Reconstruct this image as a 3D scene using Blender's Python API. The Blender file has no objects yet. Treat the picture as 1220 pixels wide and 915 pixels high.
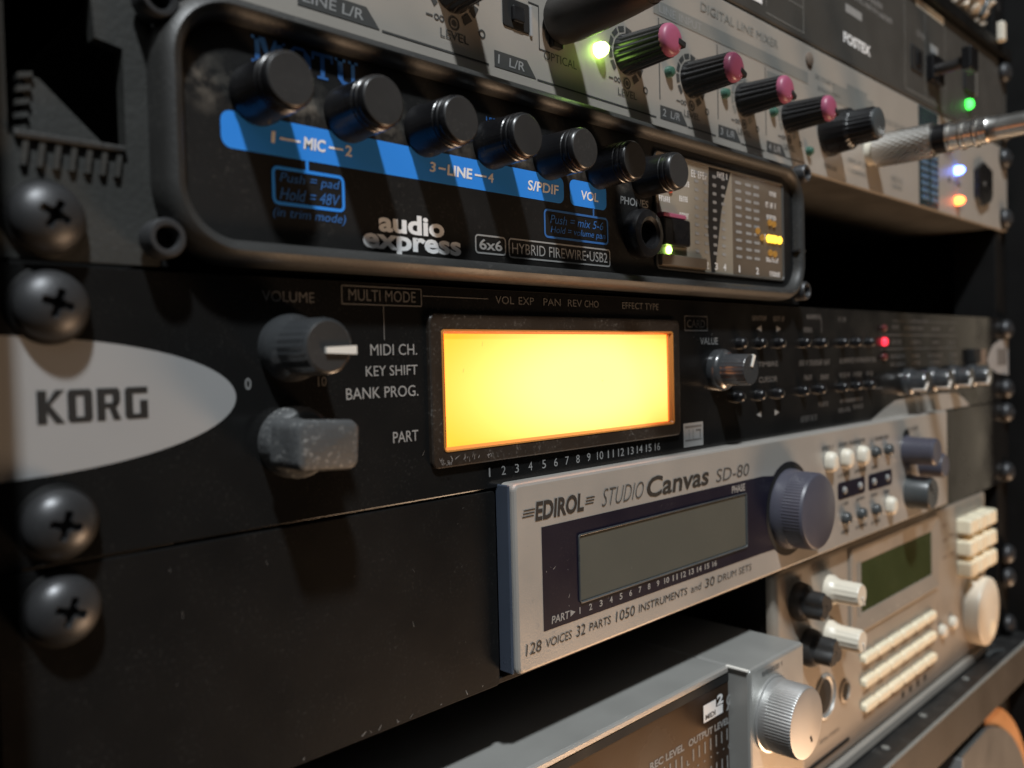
import bpy, math, random
from mathutils import Vector, Matrix
random.seed(7)
PI = math.pi
S = 0.001                                   # everything below is written in millimetres
C = bpy.context.scene.collection
sc = bpy.context.scene

# ------------------------------------------------------------------ camera
cam = bpy.data.cameras.new('camera'); co = bpy.data.objects.new('camera', cam); C.objects.link(co)
yaw, pitch, roll = math.radians(44.6451), math.radians(-1.6711), math.radians(-1.4368)
f = Vector((math.sin(yaw), math.cos(yaw), 0)); r = Vector((math.cos(yaw), -math.sin(yaw), 0)); u = Vector((0, 0, 1))
f2 = f*math.cos(pitch)+u*math.sin(pitch); u2 = u*math.cos(pitch)-f*math.sin(pitch)
r3 = r*math.cos(roll)+u2*math.sin(roll); u3 = u2*math.cos(roll)-r*math.sin(roll)
M = Matrix((r3, u3, -f2)).transposed().to_4x4()
M.translation = Vector((-29.65, -134.62, -15.84))*S
co.matrix_world = M
cam.sensor_width = 36; cam.lens = 36*1000.0/1220
cam.clip_start = 0.01; cam.clip_end = 20
cam.dof.use_dof = True; cam.dof.focus_distance = 0.195; cam.dof.aperture_fstop = 13.5
sc.camera = co
sc.render.resolution_x = 1024; sc.render.resolution_y = 768
# ------------------------------------------------------------------ world and lamps
w = bpy.data.worlds.new('World'); sc.world = w; w.use_nodes = True
w.node_tree.nodes['Background'].inputs[0].default_value = (0.9, 0.75, 0.6, 1)
w.node_tree.nodes['Background'].inputs[1].default_value = 0.012
sc.view_settings.view_transform = 'Standard'; sc.view_settings.look = 'None'
sc.view_settings.exposure = 0; sc.view_settings.gamma = 1
def lamp(name, loc, target, size, power, col, sy=None):
    l = bpy.data.lights.new(name, 'AREA'); l.energy = power; l.color = col
    l.shape = 'RECTANGLE' if sy else 'SQUARE'; l.size = size*S
    if sy: l.size_y = sy*S
    o = bpy.data.objects.new(name, l); C.objects.link(o)
    o.location = Vector(loc)*S
    o.rotation_euler = (Vector(target)*S-o.location).to_track_quat('-Z', 'Y').to_euler()
    return o
# small cool ceiling lamp high up, in front and a little left of the rack
lamp('ceiling_lamp', (-380, -720, 1400), (100, 0, 0), 95, 34, (0.92, 0.97, 1.0))
# the room's warm lamp low in front on the right, then three added unseen fills
lamp('warm_room_lamp', (900, -560, -860), (260, 0, -40), 360, 7.0, (1.0, 0.72, 0.48), 300)
lamp('side_reflection_fill', (1150, -135, -60), (300, -20, -40), 150, 0.16, (1.0, 0.84, 0.62), 420)  # added stand-in for something bright mirrored in the right-hand panels
lamp('floor_bounce_fill', (430, -200, -360), (330, 0, -120), 260, 0.55, (1.0, 0.50, 0.22), 200)  # added warm fill from below in place of light bounced off a floor
lamp('left_fill', (-600, -800, 700), (150, 0, 0), 900, 0.9, (0.95, 0.97, 1.0), 600)  # added dim cool fill from the left, no lamp known there

# ------------------------------------------------------------------ materials
def mat(name, col, rough=0.5, metal=0.0, dust=0.0, dcol=(0.30, 0.29, 0.27), bump=0.0, bscale=900, emit=None, estr=0, spec=0.5, wear=0.0, coat=0.0, var=0.12):
    m = bpy.data.materials.new(name); m.use_nodes = True
    nt = m.node_tree; b = nt.nodes['Principled BSDF']; N = nt.nodes; L = nt.links
    b.inputs['Base Color'].default_value = (*col, 1); b.inputs['Roughness'].default_value = rough
    b.inputs['Metallic'].default_value = metal; b.inputs['Specular IOR Level'].default_value = spec
    if coat: b.inputs['Coat Weight'].default_value = coat; b.inputs['Coat Roughness'].default_value = 0.08
    if emit:
        b.inputs['Emission Color'].default_value = (*emit, 1); b.inputs['Emission Strength'].default_value = estr
        return m
    tc = N.new('ShaderNodeNewGeometry')
    n1 = N.new('ShaderNodeTexNoise'); n1.inputs['Scale'].default_value = 55; n1.inputs['Detail'].default_value = 7
    L.new(tc.outputs['Position'], n1.inputs['Vector'])
    mx = N.new('ShaderNodeMix'); mx.data_type = 'RGBA'
    mx.inputs[6].default_value = (*[c*(1-var) for c in col], 1); mx.inputs[7].default_value = (*[min(1, c*(1+var)) for c in col], 1)
    L.new(n1.outputs['Fac'], mx.inputs[0]); out = mx.outputs[2]
    rr = N.new('ShaderNodeMapRange'); rr.inputs[1].default_value = .3; rr.inputs[2].default_value = .7
    rr.inputs[3].default_value = max(0.02, rough-.07); rr.inputs[4].default_value = min(1, rough+.09)
    L.new(n1.outputs['Fac'], rr.inputs[0]); L.new(rr.outputs[0], b.inputs['Roughness'])
    if dust:
        n2 = N.new('ShaderNodeTexNoise'); n2.inputs['Scale'].default_value = 1500; n2.inputs['Detail'].default_value = 3
        n3 = N.new('ShaderNodeTexNoise'); n3.inputs['Scale'].default_value = 120; n3.inputs['Detail'].default_value = 5
        L.new(tc.outputs['Position'], n2.inputs['Vector']); L.new(tc.outputs['Position'], n3.inputs['Vector'])
        a = N.new('ShaderNodeMapRange'); a.inputs[1].default_value = .56; a.inputs[2].default_value = .74; L.new(n2.outputs['Fac'], a.inputs[0])
        a2 = N.new('ShaderNodeMapRange'); a2.inputs[1].default_value = .42; a2.inputs[2].default_value = .68; L.new(n3.outputs['Fac'], a2.inputs[0])
        mu = N.new('ShaderNodeMath'); mu.operation = 'MULTIPLY_ADD'; L.new(a.outputs[0], mu.inputs[0]); L.new(a2.outputs[0], mu.inputs[1])
        mu2 = N.new('ShaderNodeMath'); mu2.operation = 'MULTIPLY'; mu2.inputs[1].default_value = 0.05; L.new(a2.outputs[0], mu2.inputs[0]); L.new(mu2.outputs[0], mu.inputs[2])
        mm = N.new('ShaderNodeMath'); mm.operation = 'MULTIPLY'; mm.use_clamp = True; mm.inputs[1].default_value = dust; L.new(mu.outputs[0], mm.inputs[0])
        d = N.new('ShaderNodeMix'); d.data_type = 'RGBA'; d.inputs[7].default_value = (*dcol, 1)
        L.new(mm.outputs[0], d.inputs[0]); L.new(out, d.inputs[6]); out = d.outputs[2]
    L.new(out, b.inputs['Base Color'])
    if bump:
        n4 = N.new('ShaderNodeTexNoise'); n4.inputs['Scale'].default_value = bscale; n4.inputs['Detail'].default_value = 2
        L.new(tc.outputs['Position'], n4.inputs['Vector'])
        bp = N.new('ShaderNodeBump'); bp.inputs['Strength'].default_value = bump; bp.inputs['Distance'].default_value = 0.0001
        L.new(n4.outputs['Fac'], bp.inputs['Height']); L.new(bp.outputs[0], b.inputs['Normal'])
    return m
K = {}
K['black'] = mat('black_panel_paint', (.008, .008, .008), .42, dust=.07, bump=.2, spec=.07)
K['black_gloss'] = mat('glossy_black_paint', (.009, .009, .009), .20, dust=.05, bump=.04, spec=.35)
K['frame'] = mat('rubbery_dark_frame', (.026, .026, .025), .48, dust=.2, bump=.5, bscale=1500)
K['cast'] = mat('cast_tray_metal', (.030, .031, .029), .55, dust=.15, bump=.8)
K['motu'] = mat('matt_black_faceplate', (.006, .006, .006), .6, dust=.10, dcol=(.24, .22, .19), bump=.3, spec=.3)
K['dark'] = mat('dark_steel', (.004, .004, .004), .6, bump=.4, spec=.2)
K['hole'] = mat('deep_shadow_plastic', (.004, .004, .004), .8)
K['screw'] = mat('blackened_screw_steel', (.060, .061, .064), .42, metal=.6, dust=.12, bump=.25, bscale=2500)
K['knob'] = mat('black_knob_rubber', (.007, .007, .008), .28, dust=.08, bump=.12)
K['knobtop'] = mat('matt_knob_face', (.022, .022, .022), .55, dust=.1)
K['grey'] = mat('grey_knob_plastic', (.040, .043, .046), .24, dust=.12, coat=.6)
K['worn'] = mat('worn_grey_knob', (.06, .063, .065), .55, dust=1.6, dcol=(.34, .34, .33), bump=1.0, bscale=1400)
K['white'] = mat('white_plastic', (.75, .72, .66), .4)
K['label'] = mat('pale_grey_print', (.30, .30, .30), .55, var=.03)
K['ink'] = mat('black_ink', (.012, .012, .012), .6)
K['print'] = mat('light_grey_print', (.27, .27, .265), .7, var=.3)
K['dimprint'] = mat('faint_shaded_print', (.115, .11, .105), .8, var=.4)  # faint print; for the shaded top row the shade is in the colour
K['whiteprint'] = mat('white_print', (.80, .80, .80), .6)
K['litdust'] = None
K['blue'] = mat('blue_print', (.020, .24, .80), .6, var=.03)
K['bluedim'] = mat('dark_blue_print', (.025, .12, .36), .6, var=.2)
K['silver'] = mat('champagne_silver_paint', (.41, .39, .36), .38, metal=.3, bump=.35, bscale=2600, var=.06, dust=.08, dcol=(.5, .48, .44))
K['cooledge'] = mat('cool_lit_edge', (.13, .16, .22), .3, metal=.6)  # blue tint puts the cool light from the left into the colour
K['navy'] = mat('navy_print', (.008, .007, .017), .45, dust=.06, spec=.18)
K['slate'] = mat('slate_blue_plastic', (.070, .070, .092), .34, bump=.1, dust=.1)
K['slategrey'] = mat('slate_grey_plastic', (.06, .066, .068), .3, bump=.1)
K['lcdoff'] = mat('unlit_display_glass', (.105, .105, .088), .15, coat=.6, var=.1)
K['green'] = mat('green_display_glass', (.048, .062, .024), .14, coat=.4, var=.2)
K['cream'] = mat('champagne_cream_paint', (.33, .295, .25), .46, metal=.25, bump=.12, var=.06)
K['creambtn'] = mat('cream_button_plastic', (.88, .80, .60), .42, var=.05)
K['creamwhite'] = mat('ivory_plastic', (.72, .67, .56), .38, var=.05)
K['brownprint'] = mat('brown_print', (.17, .13, .10), .7, var=.2)
K['mixer'] = mat('warm_silver_mixer_paint', (.34, .315, .28), .48, metal=.1, bump=.15, var=.05)
K['mixprint'] = mat('dark_grey_print', (.05, .05, .048), .6, var=.2)
K['mixband'] = mat('grey_band_print', (.20, .20, .185), .6, var=.1)
K['pink'] = mat('pink_knob_cap', (.34, .085, .15), .38, var=.05)
K['fostex'] = mat('charcoal_panel_paint', (.055, .053, .048), .5, bump=.2, dust=.15)
K['boxsilver'] = mat('brushed_silver_case', (.40, .40, .38), .40, metal=.45, bump=.25, bscale=2200, var=.08, dust=.12)
K['alu'] = mat('turned_aluminium', (.50, .50, .49), .42, metal=.7, var=.05)
K['chrome'] = mat('nickel_plating', (.86, .84, .80), .27, metal=1.0, var=.05)
K['screen'] = mat('smoked_display_window', (.030, .017, .010), .22, spec=.12)
K['meter'] = mat('beige_meter_plate', (.27, .24, .19), .4, var=.25)
K['meterdark'] = mat('brown_meter_plate', (.12, .095, .07), .35, var=.3)
K['plate'] = mat('dark_glass_strip', (.03, .045, .05), .2, var=.5)
K['bezel'] = mat('smoked_clear_bezel', (.022, .016, .012), .36, dust=.3, dcol=(.42, .40, .37), bump=.3)
K['shelf'] = mat('black_shelf_enamel', (.018, .018, .018), .38, dust=.5, bump=.5)
K['shelflip'] = mat('shelf_front_lip_enamel', (.022, .018, .014), .6, bump=.4, dust=.1)
K['orange'] = mat('orange_band', (.45, .22, .085), .5)
K['greycase'] = mat('grey_moulded_case', (.10, .10, .095), .5, bump=.4)
K['cable'] = mat('black_cable_rubber', (.020, .018, .017), .40, bump=.3)
K['beige'] = mat('beige_crumpled_sleeve', (.58, .50, .40), .6, bump=.8, bscale=300, var=.4)
def emi(n, c, s): return mat(n, (0, 0, 0), emit=c, estr=s)
K['led_green'] = emi('lit_green_led', (.55, 1, .16), 12); K['led_green2'] = emi('lit_pure_green_led', (.05, 1, .08), 5)
K['led_blue'] = emi('lit_blue_led', (.12, .22, 1), 12); K['led_orange'] = emi('lit_orange_led', (1, .16, .03), 9)
K['led_red'] = emi('lit_red_led', (1, .03, .06), 2.4); K['led_amber'] = emi('lit_amber_led', (1, .55, .04), 3.5)
K['led_amberdim'] = emi('dim_amber_led', (.55, .26, .04), .55); K['led_off'] = mat('unlit_green_led', (.05, .12, .09), .15)
def lcd_mat():
    m = bpy.data.materials.new('glowing_yellow_backlight'); m.use_nodes = True
    nt = m.node_tree; b = nt.nodes['Principled BSDF']; N = nt.nodes; L = nt.links
    b.inputs['Base Color'].default_value = (.3, .25, .05, 1); b.inputs['Roughness'].default_value = .3
    n = N.new('ShaderNodeTexGradient'); n.gradient_type = 'SPHERICAL'
    g = N.new('ShaderNodeTexCoord'); mp = N.new('ShaderNodeMapping'); mp.inputs['Scale'].default_value = (19, 1, 50); L.new(g.outputs['Object'], mp.inputs['Vector']); mp.inputs['Location'].default_value = (-.12, 0, 0)
    L.new(mp.outputs[0], n.inputs['Vector'])   # the lamp of the backlight sits behind the middle of the glass
    cr = N.new('ShaderNodeMix'); cr.data_type = 'RGBA'
    cr.inputs[6].default_value = (1, .165, .006, 1); cr.inputs[7].default_value = (1, .36, .115, 1)
    q = N.new('ShaderNodeMapRange'); q.interpolation_type = 'SMOOTHSTEP'; q.inputs[1].default_value = -.12; q.inputs[2].default_value = .75; L.new(n.outputs['Fac'], q.inputs[0])
    L.new(q.outputs[0], cr.inputs[0]); L.new(cr.outputs[2], b.inputs['Emission Color'])
    b.inputs['Emission Strength'].default_value = 3.4
    return m
K['lcd'] = lcd_mat(); K['halo'] = mat('amber_halo_paint', (.55, .24, .06), .3, var=.05)  # amber colour stands in for the glow around the lit display
def litdust():                                   # thin patchy dust with painted-in lit patches: clear where the noise leaves gaps
    m = bpy.data.materials.new('patchy_lit_dust'); m.use_nodes = True
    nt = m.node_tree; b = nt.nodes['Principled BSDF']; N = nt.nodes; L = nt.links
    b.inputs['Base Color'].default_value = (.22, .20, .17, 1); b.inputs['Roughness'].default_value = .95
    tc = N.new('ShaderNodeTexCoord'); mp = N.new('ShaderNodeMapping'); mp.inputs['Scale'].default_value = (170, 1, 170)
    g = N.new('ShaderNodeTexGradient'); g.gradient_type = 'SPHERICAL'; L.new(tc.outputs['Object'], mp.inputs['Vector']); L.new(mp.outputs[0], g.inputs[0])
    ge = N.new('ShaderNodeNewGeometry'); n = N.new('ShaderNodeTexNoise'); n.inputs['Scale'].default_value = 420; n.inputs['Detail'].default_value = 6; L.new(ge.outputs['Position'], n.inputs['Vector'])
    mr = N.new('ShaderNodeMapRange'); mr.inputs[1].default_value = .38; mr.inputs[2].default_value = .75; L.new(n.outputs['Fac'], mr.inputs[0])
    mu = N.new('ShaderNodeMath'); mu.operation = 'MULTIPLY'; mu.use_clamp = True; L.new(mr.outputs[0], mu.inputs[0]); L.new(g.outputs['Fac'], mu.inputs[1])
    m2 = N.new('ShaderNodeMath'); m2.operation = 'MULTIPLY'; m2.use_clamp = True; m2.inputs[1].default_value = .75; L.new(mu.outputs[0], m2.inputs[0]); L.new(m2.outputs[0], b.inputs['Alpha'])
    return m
K['litdust'] = litdust()

# ------------------------------------------------------------------ builders (millimetres in)
WL = {}
def link(o, parent, loc):
    C.objects.link(o)
    WL[o.name] = Vector(loc)
    if parent is not None:
        o.parent = parent; o.location = (Vector(loc)-WL[parent.name])*S
    else: o.location = Vector(loc)*S
    return o
def thing(name, label, cat, loc, group=None):
    o = bpy.data.objects.new(name, None); o.empty_display_size = .01; link(o, None, loc)
    o['label'] = label; o['category'] = cat
    if group: o['group'] = group
    return o
def mesh(name, V, F, m, smooth=False):
    me = bpy.data.meshes.new(name); me.from_pydata([tuple(c*S for c in v) for v in V], [], F); me.validate()
    me.materials.append(K[m] if isinstance(m, str) else m)
    if smooth:
        me.polygons.foreach_set('use_smooth', [True]*len(me.polygons))
        try: me.set_sharp_from_angle(angle=math.radians(38))
        except Exception: pass
    me.update(); return me
def part(name, V, F, m, parent, smooth=False, label=None):
    lo = [min(v[i] for v in V) for i in range(3)]; hi = [max(v[i] for v in V) for i in range(3)]
    c = [(a+b)/2 for a, b in zip(lo, hi)]
    me = mesh(name, [[v[i]-c[i] for i in range(3)] for v in V], F, m, smooth)
    o = bpy.data.objects.new(name, me); link(o, parent, c)
    if label: o['label'] = label
    return o
def put(name, me, parent, loc, ry=0, sc_=None):
    o = bpy.data.objects.new(name, me); link(o, parent, loc); o.rotation_euler = (0, ry, 0)
    if sc_: o.scale = sc_
    return o
def rr(x0, x1, z0, z1, rad, n=6):
    rad = max(0.01, min(rad, (x1-x0)/2-.001, (z1-z0)/2-.001)); P = []
    for cx, cz, a0 in ((x1-rad, z1-rad, 0), (x0+rad, z1-rad, 90), (x0+rad, z0+rad, 180), (x1-rad, z0+rad, 270)):
        for i in range(n+1):
            a = math.radians(a0+90*i/n); P.append((cx+rad*math.cos(a), cz+rad*math.sin(a)))
    return P
def loft(x0, x1, z0, z1, rad, prof, cap0=False, cap1=True, n=6):
    """rounded rectangle swept through (inset, y) stations; caps close the first / last station"""
    V, F = [], []; k = 4*(n+1)
    for d, y in prof: V += [(p[0], y, p[1]) for p in rr(x0+d, x1-d, z0+d, z1-d, rad-d, n)]
    for i in range(len(prof)-1):
        for j in range(k): a, b = i*k+j, i*k+(j+1) % k; F.append((a, a+k, b+k, b))
    if cap1: F.append(tuple(reversed(range((len(prof)-1)*k, len(prof)*k))))
    if cap0: F.append(tuple(range(k)))
    return V, F
def slab(x0, x1, z0, z1, yb, yf, rad=.6, bev=.4, n=4):
    return loft(x0, x1, z0, z1, rad, [(0, yb), (0, yf+bev), (bev*.3, yf+bev*.3), (bev, yf)], True, True, n)
def merge(*vf):
    V, F = [], []
    for v, f_ in vf: o = len(V); V += list(v); F += [tuple(i+o for i in t) for t in f_]
    return V, F
def lathe(prof, n=48, ridge=None, cap=True):
    """(radius, y) profile turned about Y; ridge = (count, depth, i0, i1) flutes the stations i0..i1"""
    V, F = [], []
    for i, (rad, y) in enumerate(prof):
        for j in range(n):
            a = 2*PI*j/n; q = rad
            if ridge and ridge[2] <= i <= ridge[3]: q = rad - ridge[1]*(0.5-0.5*math.cos(a*ridge[0]))**2
            V.append((q*math.cos(a), y, q*math.sin(a)))
    for i in range(len(prof)-1):
        for j in range(n): a, b = i*n+j, i*n+(j+1) % n; F.append((a, a+n, b+n, b))
    if cap: F.append(tuple(reversed(range((len(prof)-1)*n, len(prof)*n))))
    return V, F
def fix(V, F):                                    # turned shapes: outward normals towards -Y
    return V, [tuple(reversed(t)) for t in F]
def disc(x, z, rad, y, n=32, r2=None, rz=None):
    rz = rz or rad
    if r2 is None: return [(x+rad*math.cos(2*PI*i/n), y, z+rz*math.sin(2*PI*i/n)) for i in range(n)], [tuple(range(n))]
    V = []; F = []
    for i in range(n):
        a = 2*PI*i/n; V += [(x+rad*math.cos(a), y, z+rad*math.sin(a)), (x+r2*math.cos(a), y, z+r2*math.sin(a))]
    for i in range(n): a = 2*i; b = 2*((i+1) % n); F.append((a, b, b+1, a+1))
    return V, F
def rect(x0, x1, z0, z1, y): return [(x0, y, z0), (x1, y, z0), (x1, y, z1), (x0, y, z1)], [(0, 1, 2, 3)]
def outline(x0, x1, z0, z1, y, t, rad=.8):
    V, F = [], []; P = rr(x0, x1, z0, z1, rad, 4); Q = rr(x0+t, x1-t, z0+t, z1-t, rad-t, 4); k = len(P)
    V = [(a, y, b) for a, b in P]+[(a, y, b) for a, b in Q]
    for j in range(k): F.append((j, (j+1) % k, k+(j+1) % k, k+j))
    return V, F
def poly(P, y): return [(a, y, b) for a, b in P], [tuple(range(len(P)))]
def prism(P, yb, yf):                             # polygon counter-clockwise seen from the front
    n = len(P); V = [(a, yf, b) for a, b in P]+[(a, yb, b) for a, b in P]
    F = [tuple(range(n)), tuple(reversed(range(n, 2*n)))]+[(i, i+n, (i+1) % n+n, (i+1) % n) for i in range(n)]
    return V, F
def tmesh(s, bold=0.0, font=None):
    cu = bpy.data.curves.new('t', 'FONT'); cu.body = s; cu.size = 1; cu.offset = bold; cu.resolution_u = 3
    o = bpy.data.objects.new('t', cu); C.objects.link(o); bpy.context.view_layer.update()
    me = bpy.data.meshes.new_from_object(o.evaluated_get(bpy.context.evaluated_depsgraph_get()))
    V = [tuple(v.co) for v in me.vertices]; F = [tuple(p.vertices) for p in me.polygons]
    bpy.data.objects.remove(o); bpy.data.curves.remove(cu); bpy.data.meshes.remove(me)
    return V, F
def text(s, x0, x1, z0, z1, y, m, parent, bold=0.0, shear=0.0, name='lettering'):
    """flat print stretched to fill x0..x1, z0..z1"""
    V, F = tmesh(s, bold)
    a0 = min(v[0] for v in V); a1 = max(v[0] for v in V); b0 = min(v[1] for v in V); b1 = max(v[1] for v in V)
    kx = (x1-x0-shear*(z1-z0))/(a1-a0); kz = (z1-z0)/(b1-b0)
    W = [(x0+(v[0]-a0)*kx+shear*(v[1]-b0)*kz, y, z0+(v[1]-b0)*kz) for v in V]
    return part(name, W, F, m, parent)
def scrawl(x0, x1, z, h, y, gap=.9):              # print too small to read: uneven little strokes
    V, F = [], []; x = x0
    while x < x1-.3:
        w_ = random.uniform(.45, .75)*h/1.6; k = random.random()
        bits = [rect(x, x+.28, z-h/2, z+h/2, y)]
        if k < .8: bits.append(rect(x+.28, x+w_, z+h/2-.3, z+h/2, y))
        if k > .3: bits.append(rect(x+.28, x+w_, z-.15, z+.15, y))
        if k > .5: bits.append(rect(x+.28, x+w_, z-h/2, z-h/2+.3, y))
        for b in bits: V, F = merge((V, F), b)
        x += w_+.35
        if random.random() < .12: x += gap
    return V, F

# ---- shared meshes
def screw_mesh():
    V, F = [], []; n, R = 72, 5.7; SQ = .9; rings = [0, .12, .24, .36, .5, .65, .8, .95, 1.1, 1.25, 1.4, 1.55, 1.7, 1.85, 2.0, 2.2, 2.45, 2.8, 3.2, 3.7, 4.2, 4.65, 5.05, 5.35, 5.55, 5.68, 5.7]
    def dome(q): return -0.7-3.6*math.sqrt(max(0, 1-(q/R)**2))
    for q in rings:
        for j in range(n):
            a = 2*PI*j/n; x, z = q*math.cos(a), q*math.sin(a); y = dome(q)
            ax, az = abs(x), abs(z)
            arm = (ax < .55 and az < 2.35) or (az < .55 and ax < 2.35); core = ax+az < 1.5
            if (arm or core): y = dome(0)+(2.5 if core else 2.2-0.55*(q-1))
            V.append((x*SQ, y*.95, z*SQ))
    k = len(rings)
    for j in range(n): a = 2*PI*j/n; V.append((R*SQ*math.cos(a), 0, R*SQ*math.sin(a)))
    for i in range(k):
        for j in range(n): a, b = i*n+j, i*n+(j+1) % n; F.append((a, b, b+n, a+n))
    F = [tuple(reversed(t)) for t in F]
    me = mesh('rack_screw', V, F, 'screw', True); return me
SCREW = screw_mesh()
WASH = mesh('washer', *fix(*lathe([(5.7, 0), (5.7, -.45), (5.5, -.62), (4.8, -.66)], 40)), 'dark', True)
def screws(parent, X, Zs, y=0, ang=None):
    for z in Zs:
        o = put('rack_screw', SCREW, parent, (X, y-.6, z), (ang+random.uniform(-.12, .12)) if ang is not None else random.uniform(-.6, .9))
        o.rotation_euler[0] = random.uniform(-.05, .05); o.rotation_euler[2] = random.uniform(-.05, .05)
        put('washer', WASH, o, (X, y, z))
def socket_mesh():
    V, F = lathe([(3.1, 0), (3.1, -3.2), (2.7, -3.8), (2.0, -3.8), (1.8, -3.4), (1.7, .8), (.01, .9)], 32)
    return mesh('socket_screw', *fix(V, F), 'screw', True)
SOCK = socket_mesh()

# ------------------------------------------------------------------ the setting: dark wall far behind
o = part('wall', *merge(prism([(-1500, -1300), (2600, -1300), (2600, 1500), (-1500, 1500)], 960, 900)), 'dark', None); o['kind'] = 'structure'

# ------------------------------------------------------------------ equipment rack
rack = thing('equipment_rack', 'black steel equipment rack whose side posts hold all the modules', 'rack', (241, 0, -260))
def post(x0, x1, name='side_post'):
    return part(name, *slab(x0, x1, -260, 240, 22, 1.6, .5, .4), 'dark', rack)
post(-3.2, 4.4); post(466.8, 486)
for x0, x1 in ((-13, -3.4), (487.5, 497)):
    part('side_panel', *slab(x0, x1, -260, 240, 400, -15 if x0 < 0 else -10.5, .8, .8), 'dark', rack)
part('back_panel', *slab(-3, 487, -260, 240, 403, 401, .5, .3), 'dark', rack)
HR = mesh('rail_hole', *disc(0, 0, 3.2, 0, 20), 'hole')
for z in (141, 172, 128, 96.6, 82.5, 51):
    put('rail_hole', HR, rack, (474.6, 1.55, z-6.3))

# ------------------------------------------------------------------ black synthesizer module with the lit display
kg = thing('synthesizer_module', 'black synthesizer module with a glowing yellow display and a pale oval name badge', 'synthesizer', (241, 0, -44))
V, F = slab(.2, 482.4, -44.1, -.3, 1.5, 0, 1.0, .15)
part('faceplate', V, F, 'black_gloss', kg)
part('case', *slab(20, 463, -43, -1.4, 260, 1.55, .5, .3), 'dark', kg)
P = []                                             # pale oval badge running off the left edge
for i in range(41):
    a = -PI/2+PI*i/40; P.append((-3+40.2*math.cos(a)**.92 if math.cos(a) > 1e-6 else -3, -21.0+10.4*math.sin(a)))
P = [(max(.35, x), z) for x, z in P]
part('name_badge', *poly(P, -.10), 'label', kg)
# name in blocky capitals
def quad(*p): return ([(a, 0, b) for a, b in p], [tuple(range(len(p)))])
def block(pieces, x, z, w_, h_, y):
    V, F = [], []
    for pc in pieces: V, F = merge((V, F), ([(x+a*w_, y, z+b*h_) for a, b in pc], [tuple(range(len(pc)))]))
    return V, F
T = .35
Kp = [[(0, 0), (T, 0), (T, 1), (0, 1)], [(T, .36), (.66, 0), (1, 0), (.48, .56)], [(T, .36), (.48, .56), (1, 1), (.66, 1), (T, .62)]]
Op = [[(0, .1), (.1, 0), (T, .0), (T, 1), (.1, 1), (0, .9)], [(1-T, 0), (.9, 0), (1, .1), (1, .9), (.9, 1), (1-T, 1)], [(T, 0), (1-T, 0), (1-T, .17), (T, .17)], [(T, .80), (1-T, .80), (1-T, 1), (T, 1)]]
Rp = [[(0, 0), (T, 0), (T, 1), (0, 1)], [(T, .80), (1-T, .80), (1-T, 1), (T, 1)], [(1-T, .5), (.92, .5), (.98, .6), (.98, .88), (.88, 1), (1-T, 1)], [(T, .38), (.8, .38), (.92, .5), (.92, .54), (T, .54)], [(.5, .38), (.80, .38), (1, 0), (.68, 0)]]
Gp = [[(0, .1), (.1, 0), (T, 0), (T, 1), (.1, 1), (0, .9)], [(T, .80), (1, .80), (1, 1), (T, 1)], [(T, 0), (1, 0), (1, .16), (T, .16)], [(1-T, .16), (1, .16), (1, .58), (1-T, .58)]]
Vk, Fk = [], []
for i, pc in enumerate((Kp, Op, Rp, Gp)): Vk, Fk = merge((Vk, Fk), block(pc, 6.6+i*4.1, -23.6, 3.5 if i else 3.75, 4.95, -.16))
part('lettering', Vk, Fk, 'ink', kg)
screws(kg, 8.7, (-6.35, -38.1), 0, .35); screws(kg, 474.2, (-6.35, -38.1))
# volume knob and the worn knob under it
VK = mesh('knob', *fix(*lathe([(6.1, 0), (6.1, -1.6), (5.75, -3.2), (5.15, -4.4), (5.05, -5), (4.9, -12.0), (4.6, -12.75), (4.2, -12.95), (.02, -12.75)], 96, (24, .22, 4, 5))), 'grey', True)
def pointer(parent, loc, L, h, wd, ang, m='white', t0=.2, sl=3.2):
    V = [(t0*L, -h, -wd/3), (L, -h, -wd/2), (L, -h, wd/2), (t0*L, -h, wd/3), (t0*L, -h+.6, -wd/3), (L, -h+sl, -wd/2), (L, -h+sl, wd/2), (t0*L, -h+.6, wd/3)]
    V = [(x, y-.35, z) for x, y, z in V]
    F = [(0, 1, 2, 3), (0, 4, 5, 1), (1, 5, 6, 2), (2, 6, 7, 3), (3, 7, 4, 0), (4, 7, 6, 5)]
    me = mesh('pointer', V, F, m); return put('pointer', me, parent, loc, -ang)
k = put('knob', VK, kg, (47.6, 0, -12.8)); put('knob_face', mesh('knob_face', *fix(*lathe([(4.5, -12.7), (4.2, -13.02), (.02, -12.9)], 40)), 'knobtop', True), k, (47.6, 0, -12.8)); pointer(k, (47.6, 0, -13.5), 5.2, 13.2, 1.5, 0.0, 'white', -.15)
k = put('knob', mesh('knob', *fix(*lathe([(6.3, 0), (6.45, -1), (6.4, -3.4), (6.0, -4.6), (5.4, -5.2), (.02, -5.2)], 96, (30, .12, 1, 2))), 'worn', True), kg, (47.2, 0, -29.5)); k['label'] = 'worn dusty grey knob with a flat bar grip'
put('grip', mesh('grip', *loft(-6.1, 6.1, -4.3, 4.3, 1.8, [(-.2, -4.6), (.1, -6.5), (.15, -9), (0, -11.8), (.35, -12.7), (1.0, -13.0)], False, True, 6), 'worn', True), k, (47.2, 0, -29.5), .06)
VV = mesh('knob', *fix(*lathe([(6.2, 0), (6.2, -2.2), (5.6, -3.2), (4.8, -3.6), (4.7, -4.4), (4.55, -10.6), (4.2, -11), (.02, -10.9)], 96, (24, .22, 4, 5))), 'grey', True)
k = put('knob', VV, kg, (189.4, 0, -20.5)); pointer(k, (189.4, 0, -20.5), 4.6, 10.9, 1.2, 1.15)
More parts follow.
